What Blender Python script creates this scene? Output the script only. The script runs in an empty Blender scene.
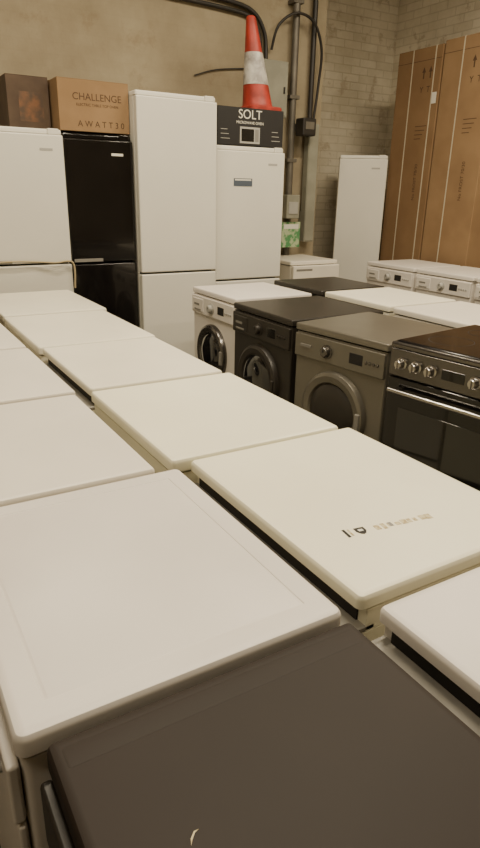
import bpy, math, random
from mathutils import Matrix, Vector
random.seed(3)
C = bpy.context.scene.collection

# ------------------------------------------------------------------ materials
def mat(name, col, rough=.5, metal=0., var=.06, scale=6., bump=0., bscale=60., coat=0., col2=None, lo=.4, hi=.65, emit=0., detail=5, spec=.5):
    m = bpy.data.materials.new(name); m.use_nodes = True
    nt = m.node_tree; b = nt.nodes['Principled BSDF']
    b.inputs['Roughness'].default_value = rough; b.inputs['Metallic'].default_value = metal
    b.inputs['Coat Weight'].default_value = coat; b.inputs['Specular IOR Level'].default_value = spec
    tc = nt.nodes.new('ShaderNodeTexCoord'); n = nt.nodes.new('ShaderNodeTexNoise')
    n.inputs['Scale'].default_value = scale; n.inputs['Detail'].default_value = detail
    nt.links.new(tc.outputs['Object'], n.inputs['Vector'])
    r = nt.nodes.new('ShaderNodeValToRGB')
    c2 = col2 if col2 else tuple(c*(1-var) for c in col)
    r.color_ramp.elements[0].position = lo; r.color_ramp.elements[1].position = hi
    r.color_ramp.elements[0].color = (*c2, 1); r.color_ramp.elements[1].color = (*col, 1)
    nt.links.new(n.outputs['Fac'], r.inputs['Fac']); nt.links.new(r.outputs['Color'], b.inputs['Base Color'])
    if bump:
        n2 = nt.nodes.new('ShaderNodeTexNoise'); n2.inputs['Scale'].default_value = bscale; n2.inputs['Detail'].default_value = 4
        nt.links.new(tc.outputs['Object'], n2.inputs['Vector'])
        bp = nt.nodes.new('ShaderNodeBump'); bp.inputs['Strength'].default_value = bump; bp.inputs['Distance'].default_value = .01
        nt.links.new(n2.outputs['Fac'], bp.inputs['Height']); nt.links.new(bp.outputs['Normal'], b.inputs['Normal'])
    if emit:
        b.inputs['Emission Color'].default_value = (*col, 1); b.inputs['Emission Strength'].default_value = emit
    return m

M = {}
M['white'] = mat('enamel_white', (.68, .635, .575), .40, var=.06, scale=3)
M['white2'] = mat('enamel_offwhite', (.70, .655, .56), .40, var=.06, scale=3)
M['cream'] = mat('enamel_cream', (.82, .785, .60), .40, var=.05, scale=3)
M['cream2'] = mat('enamel_cream_pale', (.77, .73, .59), .40, var=.06, scale=3)
M['fridge'] = mat('fridge_white', (.66, .64, .565), .35, var=.04, scale=2)
M['silver'] = mat('silver_grey_paint', (.20, .186, .155), .33, metal=.6, var=.08)
M['dark'] = mat('graphite_paint', (.023, .019, .015), .40, var=.15)
M['darktop'] = mat('graphite_top', (.021, .0145, .011), .58, var=.15, scale=3, spec=.24)
M['black'] = mat('gloss_black', (.006, .005, .005), .12, var=.2, coat=.4)
M['mblack'] = mat('matte_black', (.010, .009, .009), .6, var=.2)
M['gap'] = mat('seal_dark_grey', (.018, .016, .014), .8)
M['grey'] = mat('plastic_grey', (.20, .19, .17), .55)
M['lgrey'] = mat('plastic_light_grey', (.36, .35, .32), .5)
M['flange'] = mat('flange_grey', (.33, .315, .28), .5, var=.2, scale=12)
M['chrome'] = mat('chrome', (.55, .53, .50), .25, metal=1., var=.05)
M['ringd'] = mat('ring_dark_chrome', (.16, .15, .14), .25, metal=.9, var=.05)
M['glass'] = mat('door_glass', (.007, .007, .008), .07, coat=1.)
M['hob'] = mat('ceramic_hob_glass', (.007, .006, .006), .16, spec=.4)
M['card'] = mat('cardboard', (.235, .146, .076), .9, col2=(.195, .118, .060), scale=2.5, bump=.05, bscale=40, spec=.2)
M['card2'] = mat('cardboard_tan', (.28, .18, .096), .9, col2=(.235, .148, .078), scale=3, spec=.2)
M['card3'] = mat('cardboard_dark', (.085, .055, .035), .85, col2=(.06, .038, .024), scale=6)
M['print'] = mat('carton_print', (.075, .040, .021), .85)
M['strap'] = mat('plastic_strap', (.50, .44, .33), .5)
M['orange'] = mat('cone_orange', (.40, .034, .019), .5, col2=(.26, .024, .014), scale=12)
M['cwhite'] = mat('cone_reflective', (.56, .54, .49), .45, col2=(.27, .25, .23), scale=14)
M['paper'] = mat('paper_label', (.68, .66, .58), .6)
M['label'] = mat('label_blue_grey', (.07, .09, .12), .5)
M['resid'] = mat('sticker_residue', (.38, .29, .14), .7, col2=(.58, .51, .32), scale=90, lo=.45, hi=.6)
M['green'] = mat('green_notice', (.07, .24, .09), .6, col2=(.38, .45, .28), scale=18, lo=.45, hi=.56)
M['pipe'] = mat('pipe_dark_iron', (.022, .018, .015), .5, var=.4, scale=12)
M['galv'] = mat('galvanised_metal', (.16, .145, .12), .5, metal=.4, var=.3, scale=9)
M['cab'] = mat('grey_cabinet', (.27, .265, .21), .6, var=.2)
M['cable'] = mat('cable_cream', (.42, .34, .20), .6)
M['rust'] = mat('rust_wood', (.16, .075, .035), .8, col2=(.07, .045, .03), scale=20)
M['tube'] = mat('lamp_tube', (1, .90, .72), .5, emit=6)

def floor_mat():
    return mat('concrete_floor', (.08, .07, .056), .75, col2=(.035, .03, .026), scale=3, lo=.35, hi=.7, bump=.25, bscale=30)

def wall_mat(name, brick=False, axis='y'):
    m = bpy.data.materials.new(name); m.use_nodes = True; nt = m.node_tree; b = nt.nodes['Principled BSDF']
    b.inputs['Roughness'].default_value = .85
    tc = nt.nodes.new('ShaderNodeTexCoord')
    L = nt.links.new
    n = nt.nodes.new('ShaderNodeTexNoise'); n.inputs['Scale'].default_value = 1.6; n.inputs['Detail'].default_value = 8; n.inputs['Roughness'].default_value = .65
    L(tc.outputs['Object'], n.inputs['Vector'])
    r = nt.nodes.new('ShaderNodeValToRGB')
    e = r.color_ramp.elements
    e[0].position = .32; e[1].position = .68
    if brick: e[0].color = (.50, .445, .335, 1); e[1].color = (.74, .68, .55, 1)
    else: e[0].color = (.235, .190, .123, 1); e[1].color = (.355, .302, .207, 1)
    L(n.outputs['Fac'], r.inputs['Fac'])
    n2 = nt.nodes.new('ShaderNodeTexNoise'); n2.inputs['Scale'].default_value = 9; n2.inputs['Detail'].default_value = 6
    L(tc.outputs['Object'], n2.inputs['Vector'])
    sep = nt.nodes.new('ShaderNodeSeparateXYZ'); cmb = nt.nodes.new('ShaderNodeCombineXYZ')
    L(tc.outputs['Object'], sep.inputs[0]); L(sep.outputs['X' if axis == 'y' else 'Y'], cmb.inputs['X']); L(sep.outputs['Z'], cmb.inputs['Y'])
    br = nt.nodes.new('ShaderNodeTexBrick')
    br.inputs['Scale'].default_value = 1.; br.inputs['Brick Width'].default_value = .225; br.inputs['Row Height'].default_value = .075
    br.inputs['Mortar Size'].default_value = .007; br.inputs['Mortar Smooth'].default_value = .5
    br.inputs['Color1'].default_value = (1, 1, 1, 1); br.inputs['Color2'].default_value = (.86, .84, .80, 1); br.inputs['Mortar'].default_value = (.74, .72, .68, 1)
    L(cmb.outputs[0], br.inputs['Vector'])
    mul = nt.nodes.new('ShaderNodeMix'); mul.data_type = 'RGBA'; mul.blend_type = 'MULTIPLY'
    mul.inputs[0].default_value = .8 if brick else .10
    L(r.outputs['Color'], mul.inputs[6]); L(br.outputs['Color'], mul.inputs[7])
    out = mul.outputs[2]
    n3 = nt.nodes.new('ShaderNodeTexNoise'); n3.inputs['Scale'].default_value = 3.5; n3.inputs['Detail'].default_value = 10; n3.inputs['Roughness'].default_value = .72
    L(tc.outputs['Object'], n3.inputs['Vector'])
    r3 = nt.nodes.new('ShaderNodeValToRGB'); r3.color_ramp.elements[0].position = .56; r3.color_ramp.elements[1].position = .64 if not brick else .60
    r3.color_ramp.elements[0].color = (0, 0, 0, 1); r3.color_ramp.elements[1].color = (.4 if not brick else .6,)*3+(1,)
    L(n3.outputs['Fac'], r3.inputs['Fac'])
    mx = nt.nodes.new('ShaderNodeMix'); mx.data_type = 'RGBA'
    L(r3.outputs['Color'], mx.inputs[0]); L(out, mx.inputs[6]); mx.inputs[7].default_value = (.36, .29, .20, 1) if brick else (.20, .145, .085, 1)
    L(mx.outputs[2], b.inputs['Base Color'])
    bp = nt.nodes.new('ShaderNodeBump'); bp.inputs['Strength'].default_value = .5 if brick else .35; bp.inputs['Distance'].default_value = .012
    add = nt.nodes.new('ShaderNodeMath'); add.operation = 'MULTIPLY_ADD'
    sepc = nt.nodes.new('ShaderNodeSeparateColor'); L(br.outputs['Color'], sepc.inputs[0])
    L(sepc.outputs[0], add.inputs[0]); add.inputs[1].default_value = 1.6 if brick else .15; L(n2.outputs['Fac'], add.inputs[2])
    L(add.outputs[0], bp.inputs['Height']); L(bp.outputs['Normal'], b.inputs['Normal'])
    return m

# ------------------------------------------------------------------ geometry helpers
def group(name, loc=(0, 0, 0), rz=0):
    e = bpy.data.objects.new(name, None); e.location = loc; e.rotation_euler = (0, 0, rz); e.empty_display_size = .1
    C.objects.link(e); return e

def finish(name, verts, faces, m, parent=None, angle=35, bevel=0, seg=2):
    me = bpy.data.meshes.new(name); me.from_pydata([tuple(v) for v in verts], [], faces); me.update()
    import bmesh
    bm = bmesh.new(); bm.from_mesh(me); bmesh.ops.recalc_face_normals(bm, faces=bm.faces); bm.to_mesh(me); bm.free()
    me.materials.append(m)
    for p in me.polygons: p.use_smooth = True
    me.set_sharp_from_angle(angle=math.radians(angle))
    o = bpy.data.objects.new(name, me); C.objects.link(o)
    if parent: o.parent = parent
    if bevel:
        md = o.modifiers.new('bevel', 'BEVEL'); md.width = bevel; md.segments = seg; md.limit_method = 'ANGLE'; md.harden_normals = True
    return o

def box(name, x0, x1, y0, y1, z0, z1, m, parent=None, bevel=0, seg=2):
    v = [(x0, y0, z0), (x1, y0, z0), (x1, y1, z0), (x0, y1, z0), (x0, y0, z1), (x1, y0, z1), (x1, y1, z1), (x0, y1, z1)]
    f = [(0, 3, 2, 1), (4, 5, 6, 7), (0, 1, 5, 4), (1, 2, 6, 5), (2, 3, 7, 6), (3, 0, 4, 7)]
    return finish(name, v, f, m, parent, bevel=bevel, seg=seg)

def rr(w, d, r, off, k=5):
    hw, hd = w/2-off, d/2-off; r = max(r-off, .002); pts = []
    for cx, cy, a0 in ((hw-r, hd-r, 0), (-hw+r, hd-r, 90), (-hw+r, -hd+r, 180), (hw-r, -hd+r, 270)):
        for i in range(k+1):
            a = math.radians(a0+90*i/k); pts.append((cx+r*math.cos(a), cy+r*math.sin(a)))
    return pts

def loft(name, rings, m, parent=None, angle=35, caps=True):
    n = len(rings[0]); v = [p for r in rings for p in r]; f = []
    for i in range(len(rings)-1):
        for j in range(n):
            a = i*n+j; b = i*n+(j+1) % n; f.append((a, b, b+n, a+n))
    if caps:
        f.append(tuple(range(n-1, -1, -1))); f.append(tuple(range((len(rings)-1)*n, len(rings)*n)))
    return finish(name, v, f, m, parent, angle)

def slab(name, w, d, z0, z1, m, parent, r=.014, groove=False, cx=0, cy=0, inset=.045, soft=1.):
    h = z1-z0; s = soft
    prof = [(.004, z0), (0, z0+.003), (0, z1-.010*s if h > .02 else z1-.004), (.0012*s, z1-.0055*s), (.004*s, z1-.002*s), (.009*s, z1-.0004), (.014*s, z1)]
    if groove:
        prof += [(inset, z1), (inset+.0015, z1-.0012), (inset+.004, z1-.0012), (inset+.006, z1-.0003)]
    return loft(name, [[(x+cx, y+cy, z) for x, y in rr(w, d, r, o)] for o, z in prof], m, parent, angle=25)

def disc(name, prof, m, parent, c, axis='-y', n=40):
    rings = []
    for r, o in prof:
        ring = []
        for i in range(n):
            a = 2*math.pi*i/n
            if axis == '-y': ring.append((c[0]+r*math.cos(a), c[1]-o, c[2]+r*math.sin(a)))
            else: ring.append((c[0]+r*math.cos(a), c[1]+r*math.sin(a), c[2]+o))
        rings.append(ring)
    return loft(name, rings, m, parent, angle=30)

def tube(name, pts, r, m, parent=None):
    cu = bpy.data.curves.new(name, 'CURVE'); cu.dimensions = '3D'; cu.bevel_depth = r; cu.bevel_resolution = 3; cu.use_fill_caps = True
    s = cu.splines.new('POLY'); s.points.add(len(pts)-1)
    for p, q in zip(s.points, pts): p.co = (*q, 1)
    cu.materials.append(m)
    o = bpy.data.objects.new(name, cu); C.objects.link(o)
    if parent: o.parent = parent
    return o

def smooth_path(pts, n=6):
    P = [Vector(p) for p in pts]; out = []
    for i in range(len(P)-1):
        p0 = P[max(i-1, 0)]; p1 = P[i]; p2 = P[i+1]; p3 = P[min(i+2, len(P)-1)]
        for k in range(n):
            t = k/n
            out.append(.5*((2*p1)+(-p0+p2)*t+(2*p0-5*p1+4*p2-p3)*t*t+(-p0+3*p1-3*p2+p3)*t**3))
    out.append(P[-1]); return out

def text(name, s, size, loc, rot, m, parent=None, align='CENTER', ext=.0006):
    cu = bpy.data.curves.new(name, 'FONT'); cu.body = s; cu.size = size; cu.extrude = ext; cu.align_x = align; cu.align_y = 'CENTER'
    cu.materials.append(m)
    o = bpy.data.objects.new(name, cu); o.location = loc; o.rotation_euler = rot; C.objects.link(o)
    if parent: o.parent = parent
    return o

FRONT = (math.radians(90), 0, 0)

# ------------------------------------------------------------------ appliances (local: front = -y, centre of footprint at origin)
def feet(g, w, d):
    for i, (sx, sy) in enumerate(((-1, -1), (1, -1), (-1, 1), (1, 1))):
        disc('foot_%d' % (i+1), [(.018, 0), (.018, .012), (.01, .014), (.01, .03)], M['gap'], g, (sx*(w/2-.06), sy*(d/2-.06), 0), 'z', 16)

def washer(name, x0, x1, y0, y1, h, face, body, top, ring='chrome', panel=None, kind='washer', flange=0, disp='mblack', r=.012, big=False, groove=False, soft=1., centre=None, rz=None, knob=None):
    if centre: (cx, cy), (w, d) = centre
    else:
        cx, cy = (x0+x1)/2, (y0+y1)/2
        if face in ('-x', '+x'): w, d = y1-y0, x1-x0
        else: w, d = x1-x0, y1-y0
        rz = {'-x': -math.pi/2, '+x': math.pi/2, '-y': 0}[face]
    g = group(name, (cx, cy, 0), rz)
    B, T = M[body], M[top]; P = M[panel or body]
    feet(g, w, d)
    bw, bd = w-.012, d-.012
    hl = h-.034
    if flange:
        fl = flange
        # cabinet; a rear step carries a metal flange with a dark slot under the worktop
        loft('cabinet', [[(x, y, z) for x, y in rr(bw, bd, .012, 0)] for z in (.025, h-.075)], B, g)
        loft('flange', [[(x, y, z) for x, y in rr(w-.012, .05+fl, .010, o)] for o, z in ((.002, 0), (0, .003), (0, .010), (.002, .012))], M['flange'], g).location = (0, d/2-.025-fl/2, h-.074)
        yb = d/2-fl-.022
        box('upper_cabinet', -bw/2, bw/2, -bd/2, yb, h-.075, h-.030, B, g, .002)
        box('rear_slot', -bw/2+.02, bw/2-.02, yb, yb+.004, h-.062, h-.030, M['gap'], g)
        slab('worktop', w-.008, d-.006-fl, h-.028, h, T, g, r=r, cy=-fl/2, soft=soft)
    else:
        loft('cabinet', [[(x, y, z) for x, y in rr(bw, bd, .012, 0)] for z in (.025, hl-.006)], B, g)
        loft('seal', [[(x, y, z) for x, y in rr(bw-.03, bd-.03, .012, 0)] for z in (hl-.008, hl+.002)], M['gap'], g)
        slab('worktop', w, d, hl, h, T, g, r=r, groove=groove, soft=soft)
    yf = -bd/2
    top_z = hl-.012 if not flange else h-.09
    if kind in ('washer', 'dryer'):
        pz0, pz1 = top_z-.115, top_z
        box('control_panel', -bw/2+.004, bw/2-.004, yf-.014, yf+.01, pz0, pz1, P, g, .006)
        if kind == 'washer':
            box('detergent_drawer', -bw/2+.02, -bw/2+.17, yf-.019, yf-.005, pz0+.015, pz1-.015, P, g, .006)
            box('drawer_grip', -bw/2+.05, -bw/2+.14, yf-.0205, yf-.012, pz0+.022, pz0+.034, M['grey'], g, .003)
        kx = 0 if kind == 'washer' else -.06
        km = M[knob] if knob else (M['lgrey'] if body not in ('dark', 'silver') else M['ringd'])
        disc('programme_knob', [(.034, 0), (.034, .004), (.026, .006), (.024, .024), (.020, .028)], km, g, (kx, yf-.014, (pz0+pz1)/2), n=28)
        box('knob_pointer', kx-.002, kx+.002, yf-.0435, yf-.041, (pz0+pz1)/2, (pz0+pz1)/2+.02, M['gap'], g)
        box('display', .08, .16, yf-.0155, yf-.008, pz0+.035, pz1-.03, M[disp], g, .002)
        for i in range(4):
            disc('button_%d' % (i+1), [(.007, 0), (.007, .004), (.005, .0055)], km, g, (.18+i*.022, yf-.014, (pz0+pz1)/2), n=14)
        box('brand_plate', -bw/2+.05, -bw/2+.12, yf-.0205, yf-.012, pz0+.055, pz0+.068, M['grey'], g)
        R = .185 if not big else .20
        dz = .46
        disc('door_ring', [(R, -.005), (R, .012), (R-.006, .026), (R-.02, .034), (R-.05, .030), (R-.060, .018)], M[ring], g, (0, yf, dz), n=56)
        disc('door_glass', [(R-.055, .010), (R-.057, .020), (R-.075, .034), (R-.11, .042), (.02, .045), (.001, .045)], M['glass'] if body != 'silver' else M['dark'], g, (0, yf, dz), n=48)
        box('door_handle', R-.040, R-.014, yf-.042, yf-.02, dz-.045, dz+.045, M['grey'] if body in ('white', 'silver') else M['dark'], g, .007)
        box('plinth', -bw/2+.006, bw/2-.006, yf-.006, yf+.01, .03, .12, P, g, .003)
        box('filter_flap', bw/2-.16, bw/2-.05, yf-.010, yf, .045, .105, P, g, .003)
    elif kind == 'freezer':
        box('door', -bw/2, bw/2, yf-.045, yf-.006, .07, top_z+.01, B, g, .009)
        box('door_seal', -bw/2+.01, bw/2-.01, yf-.008, yf+.004, .075, top_z, M['gap'], g)
        box('grip_recess', -bw/2+.03, -bw/2+.20, yf-.0465, yf-.03, top_z-.035, top_z-.015, M['grey'], g, .003)
        box('kick_plate', -bw/2+.01, bw/2-.01, yf-.004, yf+.01, .03, .065, M['grey'], g)
    elif kind == 'dishwasher':
        box('door', -bw/2+.002, bw/2-.002, yf-.014, yf-.002, .11, top_z-.10, B, g, .005)
        box('control_panel', -bw/2+.002, bw/2-.002, yf-.018, yf-.002, top_z-.095, top_z, P, g, .005)
        box('handle_pocket', -.09, .09, yf-.020, yf-.01, top_z-.06, top_z-.03, M['gap'], g, .003)
        for i in range(5):
            disc('button_%d' % (i+1), [(.008, 0), (.008, .004)], M['lgrey'], g, (.14+i*.025, yf-.018, top_z-.045), n=12)
        box('plinth', -bw/2+.02, bw/2-.02, yf+.001, yf+.02, .03, .105, M['gap'], g)
    box('rear_panel', -bw/2+.05, bw/2-.05, bd/2-.002, bd/2+.004, .12, top_z-.08, M['lgrey'], g)
    return g

def fridge(name, cx, yfront, w, d, h, split, m, handle=None, lower=None, rz=0, logo=True, centre=None):
    g = group(name, (cx, yfront+d/2, 0) if not centre else (*centre, 0), rz)
    B = M[m]; L = M[lower or m]
    yf = -d/2
    feet(g, w, d)
    box('cabinet', -w/2+.003, w/2-.003, yf+.065, d/2, .03, h-.012, B, g, .006)
    slab('top_cover', w-.004, d-.02, h-.03, h, B, g, r=.015, cy=.008)
    box('door_gasket', -w/2+.012, w/2-.012, yf+.055, yf+.068, .07, h-.035, M['gap'], g)
    if split:
        box('freezer_door', -w/2, w/2, yf, yf+.058, .07, split-.006, L, g, .009, 3)
        box('fridge_door', -w/2, w/2, yf, yf+.058, split+.006, h-.032, B, g, .009, 3)
    else:
        box('door', -w/2, w/2, yf, yf+.058, .07, h-.032, B, g, .009, 3)
    box('kick_plate', -w/2+.015, w/2-.015, yf+.03, yf+.05, .02, .065, M['grey'], g)
    box('hinge_cover', w/2-.09, w/2-.02, yf+.01, yf+.07, h-.032, h+.004, B, g, .006)
    if handle == 'recess' and split:
        box('handle_recess', -w/2+.02, -w/2+.22, yf-.001, yf+.02, split+.008, split+.03, M['grey'], g, .002)
    if logo:
        lm = M['paper'] if m == 'black' else M['lgrey']
        box('badge', w/2-.15, w/2-.07, yf-.0015, yf+.004, h-.125, h-.110, lm, g)
    return g

# ================= room shell
box('floor', -3.2, 5.5, -3.2, 6.0, -.1, 0, floor_mat())
box('wall_back', -3.2, 3.78, 4.98, 5.18, 0, 3.8, wall_mat('painted_plaster'))
WBK = wall_mat('peeling_brick', True)
box('wall_alcove', 3.78, 5.3, 5.75, 5.95, 0, 3.8, WBK)
WBX = wall_mat('peeling_brick_side', True, 'x')
box('wall_pier', 3.58, 3.78, 5.18, 5.95, 0, 3.8, WBX)
box('wall_right', 5.3, 5.5, -3.2, 5.95, 0, 3.8, WBX)
box('wall_left', -3.2, -3.0, -3.0, 4.98, 0, 3.8, wall_mat('painted_plaster_side', False, 'x'))
box('wall_front', -3.2, 5.3, -3.2, -3.0, 0, 3.8, wall_mat('painted_plaster_front'))
box('ceiling', -3.2, 5.5, -3.2, 5.95, 3.8, 3.9, mat('ceiling_paint', (.36, .32, .25), .9))

# ================= foreground island: row nearest camera
g = washer('dishwasher', .09, .545, -.05, .572, .85, '-x', 'dark', 'darktop', kind='dishwasher', r=.010)
loft('rear_trim', [[(x-.278, y, z) for x, y in rr(.030, .425, .004, o)] for o, z in ((0, .8496), (0, .8501), (.002, .8504))], M['darktop'], g)
washer('washing_machine', .06, .553, .590, 1.192, .85, '-x', 'white', 'white', kind='dishwasher', r=.016, groove=True, soft=1.2)
washer('undercounter_freezer', .03, .505, 1.208, 1.838, .85, '-x', 'white2', 'white2', kind='freezer')
washer('undercounter_freezer', .03, .515, 1.862, 2.51, .85, '-x', 'white2', 'white2', kind='freezer')
washer('washing_machine', .03, .515, 2.535, 3.16, .85, '-x', 'white2', 'white2')
# second row
washer('dishwasher', .572, 1.08, -.05, .580, .85, '+x', 'white', 'white', kind='dishwasher', flange=.03)
washer('tumble_dryer', .572, 1.085, .598, 1.218, .85, '+x', 'cream', 'cream', kind='dryer', ring='white', flange=.018)
washer('undercounter_freezer', .553, 1.06, 1.225, 1.84, .85, '+x', 'cream', 'cream', kind='freezer')
washer('dishwasher', .542, 1.05, 1.858, 2.478, .85, '+x', 'cream2', 'cream2', kind='dishwasher', flange=.016)
washer('undercounter_freezer', .550, 1.06, 2.49, 3.18, .85, '+x', 'cream2', 'cream2', kind='freezer')
washer('washing_machine', .555, 1.09, 3.22, 3.94, .85, '+x', 'cream2', 'cream2')

# stickers on the cream top
g = group('sticker_remnant', (.71, .767, .8502), math.radians(-8))
box('bar', -.011, -.005, -.014, .014, 0, .0004, M['gap'], g)
box('bar_b', -.001, .003, -.011, .012, 0, .0004, M['resid'], g)
loft('shield', [[(.024+x*s, y*s, z) for x, y in ((-.011, .011), (-.011, -.002), (-.006, -.010), (0, -.013), (.006, -.010), (.011, -.002), (.011, .011))] for s, z in ((1, 0), (1, .0004))], M['gap'], g)
box('shield_face', .019, .029, -.002, .005, .0003, .0006, M['paper'], g)
box('mark', .088, .096, -.006, .008, .0, .0004, M['grey'], g)
for i in range(9):
    x = .056+i*.015+random.uniform(-.002, .002)
    box('residue_%d' % (i+1), x, x+random.uniform(.008, .014), -.008+random.uniform(-.003, .003), .005+random.uniform(-.002, .005), 0, .0003, M['resid'], g)
g = group('paint_chip', (.191, .386, .8502), .9)
loft('chip', [[(x, y, z) for x, y in ((-.009, .002), (-.002, .004), (.006, .0025), (.009, -.002), (.005, .001), (-.002, .002))] for z in (0, .0003)], M['resid'], g)

# ================= washer row facing the aisle
washer('washing_machine', 1.87, 2.44, 3.19, 3.76, .85, '-x', 'white', 'white', ring='ringd')
washer('washing_machine', 1.81, 2.43, 2.52, 3.11, .85, '-x', 'dark', 'dark', ring='dark', disp='black', big=True, knob='dark')
def corner_c(fx, fy, w, d, rot):
    rz = -math.pi/2+rot
    c, s = math.cos(rz), math.sin(rz)
    lx, ly = -w/2, -d/2
    return fx-(c*lx-s*ly), fy-(s*lx+c*ly), rz
cx, cy, rz = corner_c(1.80, 2.475, .58, .55, math.radians(8))
washer('tumble_dryer', 0, 0, 0, 0, .85, None, 'silver', 'silver', ring='silver', kind='dryer', rz=rz, centre=((cx, cy), (.58, .55)), big=True)

def cooker(cx, cy, rz, w=.6, d=.6, h=.9):
    g = group('electric_cooker', (cx, cy, 0), rz)
    yf = -d/2+.03
    feet(g, w, d)
    box('cabinet', -w/2, w/2, yf, d/2, .03, h-.03, M['silver'], g, .004)
    slab('hob_frame', w+.004, d+.0, h-.03, h-.006, M['ringd'], g, r=.012)
    slab('ceramic_glass', w-.02, d-.03, h-.007, h, M['hob'], g, r=.012)
    for i, (x, y, r) in enumerate(((-.14, -.12, .09), (.14, -.12, .072), (-.14, .13, .072), (.14, .13, .09))):
        ring = [(r, 0), (r, .0004), (r-.002, .0004), (r-.002, 0)]
        n = 40; v = []; f = []
        for rad, o in ring:
            v += [(x+rad*math.cos(2*math.pi*k/n), y+rad*math.sin(2*math.pi*k/n), h+o) for k in range(n)]
        for a in range(3):
            for k in range(n): f.append((a*n+k, a*n+(k+1) % n, (a+1)*n+(k+1) % n, (a+1)*n+k))
        finish('hob_ring_%d' % (i+1), v, f, M['gap'], g)
    box('control_panel', -w/2+.002, w/2-.002, yf-.03, yf+.01, h-.145, h-.032, M['ringd'], g, .005)
    for i, x in enumerate((-.235, -.165, -.095, .095, .165, .235)):
        disc('knob_%d' % (i+1), [(.025, 0), (.025, .005), (.019, .008), (.017, .030), (.014, .033)], M['chrome'], g, (x, yf-.03, h-.088), n=24)
        box('knob_grip_%d' % (i+1), x-.003, x+.003, yf-.070, yf-.060, h-.088-.016, h-.088+.016, M['chrome'], g, .001)
    box('clock', -.05, .05, yf-.0315, yf-.025, h-.108, h-.068, M['black'], g, .002)
    box('oven_door', -w/2+.004, w/2-.004, yf-.03, yf-.002, .22, h-.150, M['black'], g, .005)
    box('storage_drawer', -w/2+.004, w/2-.004, yf-.03, yf-.002, .08, .212, M['dark'], g, .005)
    z = h-.195
    tube('oven_door_handle', [(-w/2+.04, yf-.07, z), (w/2-.04, yf-.07, z)], .010, M['chrome'], g)
    for k, sx in enumerate((-1, 1)):
        box('handle_post_%d' % (k+1), sx*(w/2-.07)-.008, sx*(w/2-.07)+.008, yf-.07, yf-.025, z-.008, z+.008, M['chrome'], g, .002)
    box('oven_window', -w/2+.07, w/2-.07, yf-.0315, yf-.028, .30, .63, M['glass'], g, .001)
    box('plinth', -w/2+.01, w/2-.01, yf, yf+.02, .03, .078, M['dark'], g)
cx, cy, rz = corner_c(1.80, 1.81, .6, .6, math.radians(8))
cooker(cx, cy, rz)

# second line (backs) of the right island
washer('dishwasher', 2.56, 3.12, 3.25, 3.82, .85, '+x', 'dark', 'dark', kind='dishwasher')
washer('washing_machine', 2.56, 3.12, 2.62, 3.22, .85, '+x', 'cream2', 'cream2')
washer('washing_machine', 2.56, 3.12, 2.0, 2.59, .85, '+x', 'white2', 'white2')
washer('tumble_dryer', 2.56, 3.12, 1.38, 1.97, .85, '+x', 'white2', 'white2', kind='dryer', ring='white')
# third line: machines with their fascias towards the camera
washer('washing_machine', 3.95, 4.52, 3.80, 4.38, .88, '-x', 'white', 'white')
washer('washing_machine', 3.95, 4.52, 3.19, 3.775, .88, '-x', 'white', 'white')
washer('washing_machine', 3.95, 4.52, 2.58, 3.165, .88, '-x', 'white', 'white')
washer('undercounter_freezer', 3.13, 3.64, 4.42, 4.95, .90, '-y', 'white2', 'white2', kind='freezer')

# ================= tall fridges
fridge('fridge_freezer', .900, 4.20, .60, .62, 1.785, .98, 'fridge', 'recess')
fridge('fridge_freezer', 1.445, 4.25, .465, .60, 1.776, .97, 'black', 'recess')
fridge('fridge_freezer', 1.982, 4.18, .595, .62, 2.05, .89, 'fridge', None, logo=False)
g = fridge('larder_fridge', 2.610, 4.25, .60, .60, 1.76, .80, 'fridge', None)
box('energy_label', -.15, .01, -.302, -.298, 1.525-.04, 1.54, M['label'], g)
box('energy_label_text', -.14, 0, -.3025, -.3, 1.525, 1.535, M['paper'], g)
a = math.radians(38); Lx, Ly, w_, d_ = 4.14, 5.11, .46, .50
cxx = Lx+math.cos(a)*w_/2+math.sin(a)*d_/2; cyy = Ly-math.sin(a)*w_/2+math.cos(a)*d_/2
fridge('larder_freezer', 0, 0, w_, d_, 1.80, None, 'fridge', None, rz=-a, centre=(cxx, cyy))
tube('power_cable', smooth_path([(.62, 4.185, .995), (.80, 4.175, 1.005), (.95, 4.18, 1.0), (1.08, 4.17, .99), (1.2, 4.18, .985), (1.205, 4.185, .82)]), .006, M['cable'])

# ================= boxes on the fridges
def carton(name, x0, x1, y0, y1, z0, z1, m, tape='strap'):
    g = group(name, ((x0+x1)/2, (y0+y1)/2, z0)); w, d, h = x1-x0, y1-y0, z1-z0
    box('carton_body', -w/2, w/2, -d/2, d/2, 0, h-.004, M[m], g, .003)
    box('flap_front', -w/2+.001, w/2-.001, -d/2+.001, -.002, h-.004, h, M[m], g, .001)
    box('flap_rear', -w/2+.001, w/2-.001, .002, d/2-.001, h-.004, h, M[m], g, .001)
    box('tape', -w/2-.0008, w/2+.0008, -.025, .025, h-.05, h+.0008, M[tape], g)
    return g, w, d, h
g, w, d, h = carton('cardboard_box', 1.215, 1.680, 4.30, 4.70, 1.79, 2.09, 'card2', 'card')
text('print_title', 'CHALLENGE', .058, (.02, -d/2-.0005, .20), FRONT, M['print'], g)
text('print_line', 'ELECTRIC TABLE TOP OVEN', .022, (.02, -d/2-.0005, .155), FRONT, M['print'], g)
text('print_icons', 'A W A T T 3 0', .05, (.04, -d/2-.0005, .045), FRONT, M['print'], g)
g, w, d, h = carton('cardboard_box', .94, 1.20, 4.45, 4.78, 1.789, 2.10, 'card3', 'card3')
box('sticker', -.06, .09, -d/2-.001, -d/2, .05, .22, M['rust'], g)
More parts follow.
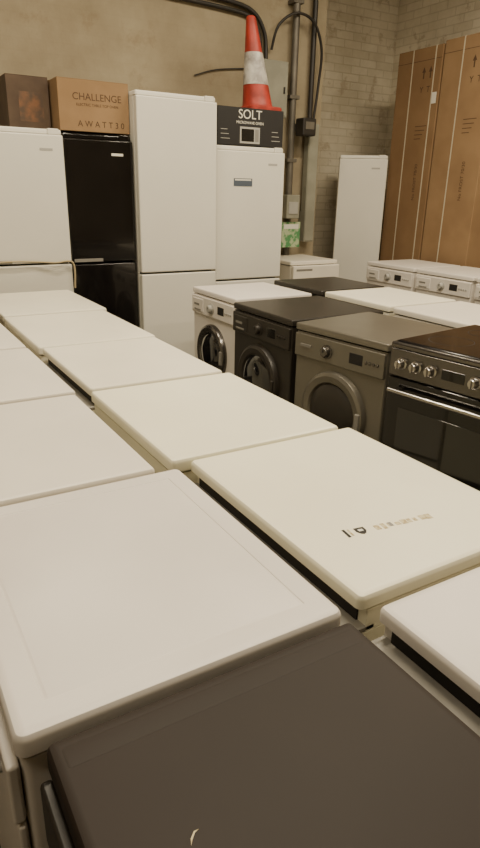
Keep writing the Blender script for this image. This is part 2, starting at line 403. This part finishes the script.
g, w, d, h = carton('microwave_carton', 2.330, 2.895, 4.27, 4.68, 1.765, 2.015, 'mblack', 'mblack')
text('print_brand', 'SOLT', .085, (-.01, -d/2-.0005, .205), FRONT, M['paper'], g)
text('print_sub', 'MICROWAVE OVEN', .026, (-.01, -d/2-.0005, .152), FRONT, M['paper'], g)
box('picture_oven', -.095, .075, -d/2-.0015, -d/2, .015, .125, M['lgrey'], g)
box('picture_window', -.083, .025, -d/2-.002, -d/2-.001, .028, .112, M['black'], g)
box('picture_panel', .034, .066, -d/2-.002, -d/2-.001, .028, .112, M['grey'], g)
for i, x in enumerate((-.265, .17)):
    for j, zz in enumerate((.04, .07, .10)):
        box('spec_line_%d' % (i*3+j+1), x+.01, x+.085-.01*j, -d/2-.0014, -d/2, zz, zz+.004, M['lgrey'], g)

# traffic cone (slightly deformed, leaning)
g = group('traffic_cone', (2.79, 4.47, 2.0165))
loft('base', [[(x, y, z) for x, y in rr(.29, .29, .05, o)] for o, z in ((.0, 0), (0, .022), (.006, .03), (.04, .036))], M['orange'], g)
def cring(z, r, n=40):
    lean = -.13*z
    return [(lean+r*math.cos(2*math.pi*i/n), r*math.sin(2*math.pi*i/n), z) for i in range(n)]
def rad(z): return .115-(.115-.030)*(z-.03)/.62
loft('cone_lower', [cring(.03, .125), cring(.045, rad(.045))]+[cring(z, rad(z)) for z in (.1, .18)], M['orange'], g)
loft('cone_band', [cring(.18, rad(.18)+.002), cring(.3, rad(.3)+.002), cring(.39, rad(.39)+.002)], M['cwhite'], g)
loft('cone_upper', [cring(.39, rad(.39)), cring(.52, rad(.52)), cring(.61, rad(.61)), cring(.62, rad(.62)-.006)], M['orange'], g)

# ================= tall cartons at the right wall (strapped, two tiers)
def tall_carton(y0, y1, z0, z1, x0=4.62, x1=5.24, m='card', straps=(-.05,)):
    g = group('appliance_carton', ((x0+x1)/2, (y0+y1)/2, z0), -math.pi/2)
    w, d, h = y1-y0, x1-x0, z1-z0
    box('carton_body', -w/2, w/2, -d/2, d/2, 0, h, M[m], g, .008)
    yf = -d/2
    for i, x in enumerate(straps):
        box('strap_%d' % (i+1), x-.006, x+.006, yf-.002, yf, 0, h, M['strap'], g)
        box('strap_top_%d' % (i+1), x-.006, x+.006, yf-.002, d/2, h, h+.002, M['strap'], g)
    if h > 1:
        for k, (px, pz) in enumerate(((.07, h-.20), (.15, h-.20))):
            finish('print_arrow_%d' % (k+1), [(px-.022, yf-.0008, pz), (px+.022, yf-.0008, pz), (px, yf-.0008, pz+.045)], [(0, 1, 2)], M['print'], g)
            box('print_arrow_stem_%d' % (k+1), px-.007, px+.007, yf-.0008, yf, pz-.05, pz, M['print'], g)
        text('print_icons', 'Y  T', .07, (.10, yf-.0005, h-.34), FRONT, M['print'], g)
        for k in range(4):
            box('print_line_%d' % (k+1), .03, .17-.02*k, yf-.0008, yf, h-.64-.035*k, h-.634-.035*k, M['print'], g)
        text('print_model', 'No FROST 70/30', .045, (.10, yf-.0005, h*.42), (math.radians(90), math.radians(-90), 0), M['print'], g)
        box('packing_note', w*.36, w*.46, yf-.002, yf, h-.46, h-.37, M['paper'], g)
        box('top_seam', -w/2+.002, w/2-.002, yf-.0012, yf, h-.105, h-.101, M['print'], g)
    return g
tall_carton(4.40, 4.94, .752, 2.68, straps=(-.08, .19))
tall_carton(3.84, 4.385, .752, 2.70, m='card2', straps=(-.06,))
tall_carton(4.40, 4.94, 0, .75)
tall_carton(3.84, 4.385, 0, .75)

# ================= services on the wall
Yw = 4.98
g = group('conduit_pipework')
tube('main_pipe', [(3.42, Yw-.065, .3), (3.42, Yw-.065, 3.75)], .030, M['galv'], g)
tube('pipe_b', [(3.62, Yw-.05, 1.3), (3.62, Yw-.05, 3.75)], .022, M['pipe'], g)
for k, dz in enumerate((0, .055)):
    tube('conduit_%d' % (k+1), smooth_path([(1.4, Yw-.03, 2.83+dz), (1.9, Yw-.03, 2.815+dz), (2.3, Yw-.03, 2.80+dz), (2.8, Yw-.03, 2.785+dz), (3.0+dz*.5, Yw-.03, 2.755+dz*.7), (3.08+dz, Yw-.03, 2.65+dz*.2), (3.10+dz, Yw-.03, 2.5), (3.10+dz, Yw-.03, 2.44)]), .016, M['pipe'], g)
tube('cable_loop', smooth_path([(3.20, Yw-.04, 2.55), (3.23, Yw-.09, 2.72), (3.38, Yw-.12, 2.82), (3.56, Yw-.12, 2.78), (3.67, Yw-.10, 2.60), (3.69, Yw-.06, 2.35), (3.66, Yw-.04, 2.0), (3.60, Yw-.04, 1.8)]), .011, M['pipe'], g)
tube('cable_thin', smooth_path([(2.50, Yw-.015, 2.30), (2.70, Yw-.015, 2.36), (3.02, Yw-.015, 2.40)]), .005, M['pipe'], g)
for i, z in enumerate((1.7, 2.2, 2.9)):
    box('pipe_clip_%d' % (i+1), 3.37, 3.47, Yw-.098, Yw-.003, z, z+.03, M['galv'], g, .003)
g = group('electrical_cabinet', (3.17, Yw-.075, 2.24))
box('case', -.14, .14, -.07, .069, -.20, .22, M['cab'], g, .008)
box('door', -.125, .125, -.078, -.07, -.185, .205, M['cab'], g, .004)
box('latch', .09, .105, -.084, -.078, -.02, .03, M['gap'], g)
g = group('meter_box', (3.50, Yw-.165, 1.98))
box('case', -.07, .07, -.06, .06, -.07, .07, M['pipe'], g, .012)
box('window', -.045, .045, -.064, -.06, -.02, .04, M['galv'], g, .003)
box('bracket', -.06, -.03, .06, .16, -.03, .03, M['galv'], g)
g = group('wall_trunking', (3.64, Yw-.056, 1.02))
box('trunk_body', -.055, .055, -.05, .054, .0, .27, M['cab'], g, .004)
box('trunk_body_upper', -.055, .055, -.05, .02, .27, 1.0, M['cab'], g, .004)
box('trunk_lid', -.05, .05, -.055, -.05, .01, .99, M['cab'], g, .002)
g = group('socket_box', (3.38, Yw-.155, 1.33))
box('case', -.07, .07, -.05, .05, -.10, .10, M['cab'], g, .008)
box('socket_face', -.05, .05, -.056, -.05, -.06, .04, M['lgrey'], g, .003)
box('back_plate', -.07, -.03, .05, .15, -.08, .08, M['galv'], g)
g = group('safety_notice', (3.40, Yw-.155, 1.09))
box('sheet', -.10, .10, -.003, .001, -.11, .11, M['green'], g)
box('heading', -.08, .08, -.004, -.003, .05, .09, M['paper'], g)
box('board', -.09, -.06, .001, .150, -.08, .08, M['galv'], g)

# ================= ceiling strip lights
def strip(x, y, rz, power, L=1.8):
    g = group('strip_light', (x, y, 3.62), rz)
    box('housing', -L/2, L/2, -.06, .06, .03, .09, M['paper'], g, .006)
    for k, s in enumerate((-1, 1)):
        tube('tube_%d' % (k+1), [(-L/2+.03, s*.035, 0), (L/2-.03, s*.035, 0)], .014, M['tube'], g)
        box('end_cap_%d' % (k+1), s*(L/2-.015)-.014, s*(L/2-.015)+.014, -.055, .055, -.016, .035, M['paper'], g, .002)
        tube('hanger_%d' % (k+1), [(s*L*.35, 0, .09), (s*L*.35, 0, .18)], .004, M['chrome'], g)
    ld = bpy.data.lights.new('strip_lamp', 'AREA'); ld.shape = 'RECTANGLE'; ld.size = L; ld.size_y = .16; ld.energy = power; ld.color = (1, .86, .635)
    lo = bpy.data.objects.new('lamp', ld); lo.location = (0, 0, -.03); lo.parent = g; C.objects.link(lo)
strip(1.1, 1.3, 0, 84)
strip(.7, 3.1, 0, 66)
strip(3.3, 2.6, 0, 102)
strip(-1.2, .2, 0, 30)
strip(3.2, .2, 0, 42)

w = bpy.data.worlds.new('World'); bpy.context.scene.world = w; w.use_nodes = True
w.node_tree.nodes['Background'].inputs[0].default_value = (1, .90, .74, 1); w.node_tree.nodes['Background'].inputs[1].default_value = .1

# ================= camera
p, r, yw = map(math.radians, (20.61, -1.25, 31.06))
h = Vector((math.sin(yw), math.cos(yw), 0)); x = Vector((math.cos(yw), -math.sin(yw), 0)); z = Vector((0, 0, 1))
F = h*math.cos(p)-z*math.sin(p); U = h*math.sin(p)+z*math.cos(p)
Xc = x*math.cos(r)-U*math.sin(r); Uc = U*math.cos(r)+x*math.sin(r)
cd = bpy.data.cameras.new('camera'); cam = bpy.data.objects.new('camera', cd); C.objects.link(cam)
cam.matrix_world = Matrix(((Xc.x, Uc.x, -F.x, 0), (Xc.y, Uc.y, -F.y, 0), (Xc.z, Uc.z, -F.z, 1.45), (0, 0, 0, 1)))
cd.sensor_fit = 'VERTICAL'; cd.sensor_height = 24; cd.sensor_width = 24; cd.lens = 24*618.7/848; cd.clip_start = .02
bpy.context.scene.camera = cam
